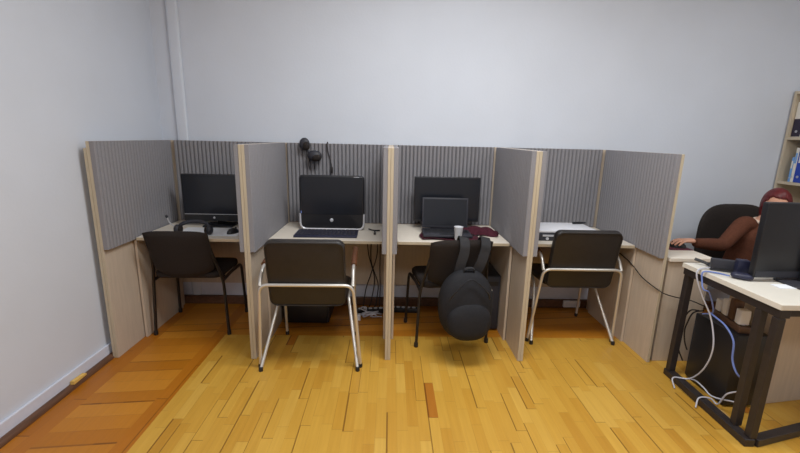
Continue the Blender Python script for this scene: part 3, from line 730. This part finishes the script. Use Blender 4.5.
chest = Vector((2.755, .43, .80)); neck0 = Vector((2.757, .405, .905)); neck1 = HC + Vector((0, .022, -.075))
SR, SLf = Vector((2.625, .425, .898)), Vector((2.90, .425, .890))
ER, WR = Vector((2.425, .345, .740)), Vector((2.150, .262, .776))
EL, WL_ = Vector((2.93, .19, .775)), Vector((2.72, -.03, .792))
PV = Vector((2.745, .47, .545))
torso = [(PV+Vector((0, 0, -.05)), (.165, .115)), (PV+Vector((0, 0, .03)), (.172, .122)), (Vector((2.748, .458, .68)), (.146, .108)), (chest, (.172, .118)), (Vector((2.757, .425, .872)), (.125, .085)), (neck0, .056), (neck1, .050), (HC+Vector((0, .01, -.03)), .052)]
armR = [(Vector((2.70, .43, .872)), .058), (SR, .056), ((SR+ER)/2, .047), (ER, .042), ((ER*.6+WR*.4), .040), (WR, (.028, .023))]
armL = [(Vector((2.82, .43, .868)), .058), (SLf, .056), ((SLf+EL)/2, .047), (EL, .042), ((EL*.6+WL_*.4), .038), (WL_, (.028, .023))]
legs = []
for s in (-1, 1):
    hp, kn, an = Vector((2.745+s*.085, .50, .535)), Vector((2.745+s*.11, .12, .525)), Vector((2.745+s*.11, .16, .09))
    legs.append([(hp, .085), ((hp+kn)/2, .074), (kn, .056), ((kn*.6+an*.4), .054), (an, .036), (an+Vector((0, -.01, -.045)), .036)])
    legs.append([(an+Vector((0, .02, -.05)), .034), (an+Vector((0, -.05, -.057)), (.034, .030)), (an+Vector((0, -.068, -.06)), (.030, .026))])
def hand(W, dirv, up, thumb_side):
    """palm, four bent fingers of unequal length, thumb leaving the side of the palm near its base"""
    d = dirv.normalized(); u = (up-d*up.dot(d)).normalized(); sd = d.cross(u)
    P = lambda a, b_, c: W + d*a + sd*b_ + u*c
    ch_ = [[(P(-.01, 0, 0), (.027, .021)), (P(.03, 0, .004), (.036, .017)), (P(.065, 0, .008), (.040, .015)), (P(.086, 0, .006), (.039, .012))]]
    for k, (off, ln) in enumerate(((-.030, .060), (-.010, .070), (.011, .066), (.030, .052))):
        off *= 1 if thumb_side < 0 else -1
        ch_.append([(P(.066, off*.95, .008), .0095), (P(.090, off*1.05, .010), .0092), (P(.090+ln*.45, off*1.18, .004), .0084), (P(.090+ln*.78, off*1.2, -.010), .0078), (P(.090+ln*.95, off*1.2, -.020), .007)])
    ts = thumb_side
    ch_.append([(P(.018, ts*.018, -.002), .013), (P(.040, ts*.042, -.006), .0115), (P(.066, ts*.056, -.012), .0098), (P(.088, ts*.058, -.018), .0085)])
    return ch_
hR = hand(WR+Vector((-.012, -.002, .014)), Vector((-.96, -.06, -.06)), Vector((0, 0, 1)), 1)
hL = hand(WL_+Vector((-.006, -.006, .0)), Vector((-.65, -.75, -.12)), Vector((0, 0, 1)), -1)
body = skin_mesh('body', [torso, armR, armL] + legs + hR + hL, 2)
hb.bm.verts.index_update(); tmp = bpy.data.meshes.new('h'); hb.bm.to_mesh(tmp); hb.bm.free(); body.from_mesh(tmp); bpy.data.meshes.remove(tmp)
body_o = mesh_obj('body', fuse(body, .0042, 3), M['skin'], person)
def grow(ch_, k): return [(p, (r[0]+k, r[1]+k) if isinstance(r, tuple) else r+k) for p, r in ch_]
def cut(ch_, a, b_): return ch_[a:b_]
sl = lambda ch_: grow(ch_[:-1], .009) + [(ch_[-2][0].lerp(ch_[-1][0], .9), .037), (ch_[-1][0], .034)]
sw = skin_mesh('sweater', [grow(torso[:5], .012) + [(neck0+Vector((0, 0, -.012)), .074), (neck0+Vector((0, -.002, .022)), .066)], sl(armR), sl(armL)], 2)
sweater = mesh_obj('sweater', fuse(sw, .006, 5), M['sweater'], person)
MB().tube([neck0+Vector((math.cos(a)*.062, math.sin(a)*.060, .006+.012*math.sin(a))) for a in [2*PI*k/28 for k in range(29)]], .012, 10).obj('collar', M['collar'], sweater)
tr = skin_mesh('trousers', [grow(l, .008)[:5] for l in legs[::2]] + [[(PV+Vector((-.16, .02, -.02)), .095), (PV+Vector((0, .02, -.02)), .118), (PV+Vector((.16, .02, -.02)), .095)], [(PV+Vector((0, 0, -.07)), (.165, .115)), (PV+Vector((0, 0, .0)), (.180, .130)), (PV+Vector((0, -.01, .09)), (.165, .122))]] + [[(l[0][0]+Vector((0, .06, -.005)), .085), (l[0][0]+Vector((0, -.06, 0)), .096), (l[0][0]+Vector((0, -.20, -.004)), .086)] for l in legs[::2]], 2)
mesh_obj('trousers', fuse(tr, .008, 4), M['trousers'], person)
for s in (0, 1): mesh_obj('shoe', fuse(skin_mesh('shoe', [grow(legs[1+2*s], .009)], 2), .006, 3), M['black_leather'], person)
for s in (-1, 1):
    e = MB().ellipsoid((s*.029, -.0765, .003), (.0125, .009, .0062), 16, 12, None, HR).obj('eye', M['eye_white'], person)
    MB().ellipsoid((s*.029, -.0842, .002), (.0055, .0022, .0055), 12, 8, None, HR).obj('iris', M['iris'], e)
    MB().tube([HR @ Vector((s*x, -.091+abs(x-.028)*.25, z)) for x, z in ((.014, .026), (.028, .032), (.044, .026))], [.003, .0038, .002], 8).obj('eyebrow', M['hair'], person)
MB().ellipsoid((0, -.088, -.058), (.023, .007, .0075), 16, 10, None, HR).obj('mouth', M['lips'], person)
# hair: a shell over the skull, parted at one side, falling to the neck
hm = bmesh.new(); bmesh.ops.create_uvsphere(hm, u_segments=48, v_segments=32, radius=1)
keep = []
for v in hm.verts:
    p = v.co; front = -p.y
    line = .50 - .55*max(0, p.x+.05) if front > .25 else (.50 - .55*max(0, p.x+.05) - (.25-front)*3.0)       # hairline on the face, dropping at the sides
    v.tag = p.z > max(line, -.95)
bmesh.ops.delete(hm, geom=[v for v in hm.verts if not v.tag], context='VERTS')
for v in hm.verts:
    p = face_fn(v.co); st = .004*math.sin(p.x*38+p.z*5)
    v.co = HR @ Vector((p.x*(.084+st+.004*max(0, -p.z)), p.y*(.106+st)+.004+.012*max(0, -p.z), (p.z*.126 if p.z > 0 else p.z*.215)+.006))
bmesh.ops.solidify(hm, geom=hm.faces[:], thickness=.012)
me = bpy.data.meshes.new('hair'); hm.to_mesh(me); hm.free()
hair = mesh_obj('hair', me, M['hair'], person); hair.modifiers.new('s', 'SUBSURF').render_levels = 1

# ------------------------------------------------------------------ bookcase (stands along the wall to the right, open side towards the room)
BX, BY1 = 3.262, .915
t = thing('bookcase', 'pale open bookcase in the far corner behind the seated person', 'bookcase', (0, 0, 0))
BL, BD = .95, .30
for y in (BY1-.02, BY1-BL): MB().lohi((BX, y, 0), (BX+BD, y+.02, 1.89), .001).obj('side_panel', M['case'], t, smooth=False)
MB().lohi((BX+BD-.006, BY1-BL+.0205, .05), (BX+BD, BY1-.0205, 1.87)).obj('back_panel', M['case'], t, smooth=False)
ZS = [.06, .44, .82, 1.168, 1.528, 1.888]
for z in ZS: MB().lohi((BX+.001, BY1-BL+.0205, z-.022), (BX+BD-.0065, BY1-.0205, z), .001).obj('shelf', M['case'], t, smooth=False)
def binder(label, y, z, w, h, m, spine, group, lower=None):
    q = thing('binder', label, 'binder', (BX+.022, y, z+.0006), R(-90), group)      # local -Y (the spine) faces the room
    MB().lohi((0, 0, 0), (w, .24, h), .003).obj('cover', M[m], q, smooth=False)
    if lower: MB().lohi((.001, -.0014, .004), (w-.001, -.0004, h*lower)).obj('spine_lower', M[spine], q, smooth=False)
    else: MB().lohi((w*.2, -.0014, h*.55), (w*.8, -.0004, h*.85)).obj('spine_label', M[spine], q, smooth=False)
    MB().lathe([(min(.010, w*.3), 0), (min(.010, w*.3), .0015), (min(.006, w*.2), .0015), (min(.006, w*.2), 0)], 16, Matrix.Translation((w/2, -.0015, h*.16)) @ Matrix.Rotation(R(90), 4, 'X')).obj('finger_ring', M['silver'], q)
    return q
g1, g2 = 'binders on the upper shelf', 'binders on the lower shelf'
binder('white-topped binder with dark lower spine on the upper shelf', .888, 1.528, .075, .275, 'binder_white', 'binder_navy', g1, .52)
binder('thin light blue binder at the end of the lower shelf', .832, 1.168, .018, .20, 'binder_sky', 'binder_white', g2)
binder('thin white binder on the lower shelf', .812, 1.168, .024, .275, 'binder_white', 'binder_sky', g2)
binder('royal blue binder on the lower shelf beside the thin white one', .786, 1.168, .062, .285, 'binder_blue', 'binder_white', g2)

# small wooden wedge on the floor against the side wall
b = MB(); b.prism([(-.05, 0), (.05, 0), (.05, .012), (-.05, .020)], -.012, .012, .001, Matrix.Rotation(R(92), 4, 'Z'))
o = b.obj('wooden_wedge', M['yellow_wood']); o.location = (-1.806, -.285, .0262)
tag(o, 'small yellow wooden wedge lying on the dark floor trim of the side wall', 'wedge')

# ------------------------------------------------------------------ light
def area(name, loc, sx, sy, power, col=(1,1,1), rot=(0,0,0)):
    l = bpy.data.lights.new(name, 'AREA'); l.shape = 'RECTANGLE'; l.size = sx; l.size_y = sy; l.energy = power; l.color = col
    o = bpy.data.objects.new(name, l); C.objects.link(o); o.location = loc; o.rotation_euler = rot; return o
LC = (.955, .985, 1.)
area('ceiling_lamp', (.45, -.75, 2.96), 1.3, .6, 57, LC)
area('ceiling_lamp', (.0, -3.1, 2.96), 1.3, .6, 42, LC)
area('ceiling_lamp', (2.7, -1.1, 2.96), 1.0, .6, 22, LC)
w = bpy.data.worlds.new('World'); S.world = w; w.use_nodes = True
w.node_tree.nodes['Background'].inputs[0].default_value = (.6, .65, .7, 1); w.node_tree.nodes['Background'].inputs[1].default_value = .2

# ------------------------------------------------------------------ camera
cam = bpy.data.cameras.new('Camera'); co = bpy.data.objects.new('Camera', cam); C.objects.link(co); S.camera = co
cam.sensor_width = 36; cam.lens = 403.388/800*36; cam.clip_start = .05
p, yw, rl = -.2181, -.0268, -.0230
Rx = Matrix(((1,0,0),(0,math.cos(p),-math.sin(p)),(0,math.sin(p),math.cos(p))))
Rz = Matrix(((math.cos(yw),-math.sin(yw),0),(math.sin(yw),math.cos(yw),0),(0,0,1)))
Ry = Matrix(((math.cos(rl),0,math.sin(rl)),(0,1,0),(-math.sin(rl),0,math.cos(rl))))
Q = Rz @ Rx @ Ry
r_, f_, u_ = Q.col[0], Q.col[1], Q.col[2]
co.matrix_world = Matrix(((r_.x, u_.x, -f_.x, -.0008), (r_.y, u_.y, -f_.y, -2.4399), (r_.z, u_.z, -f_.z, 1.4563), (0,0,0,1)))

S.view_settings.view_transform = 'Standard'; S.view_settings.look = 'None'
S.view_settings.gamma = 1; S.view_settings.exposure = 0.0
S.view_settings.use_curve_mapping = False
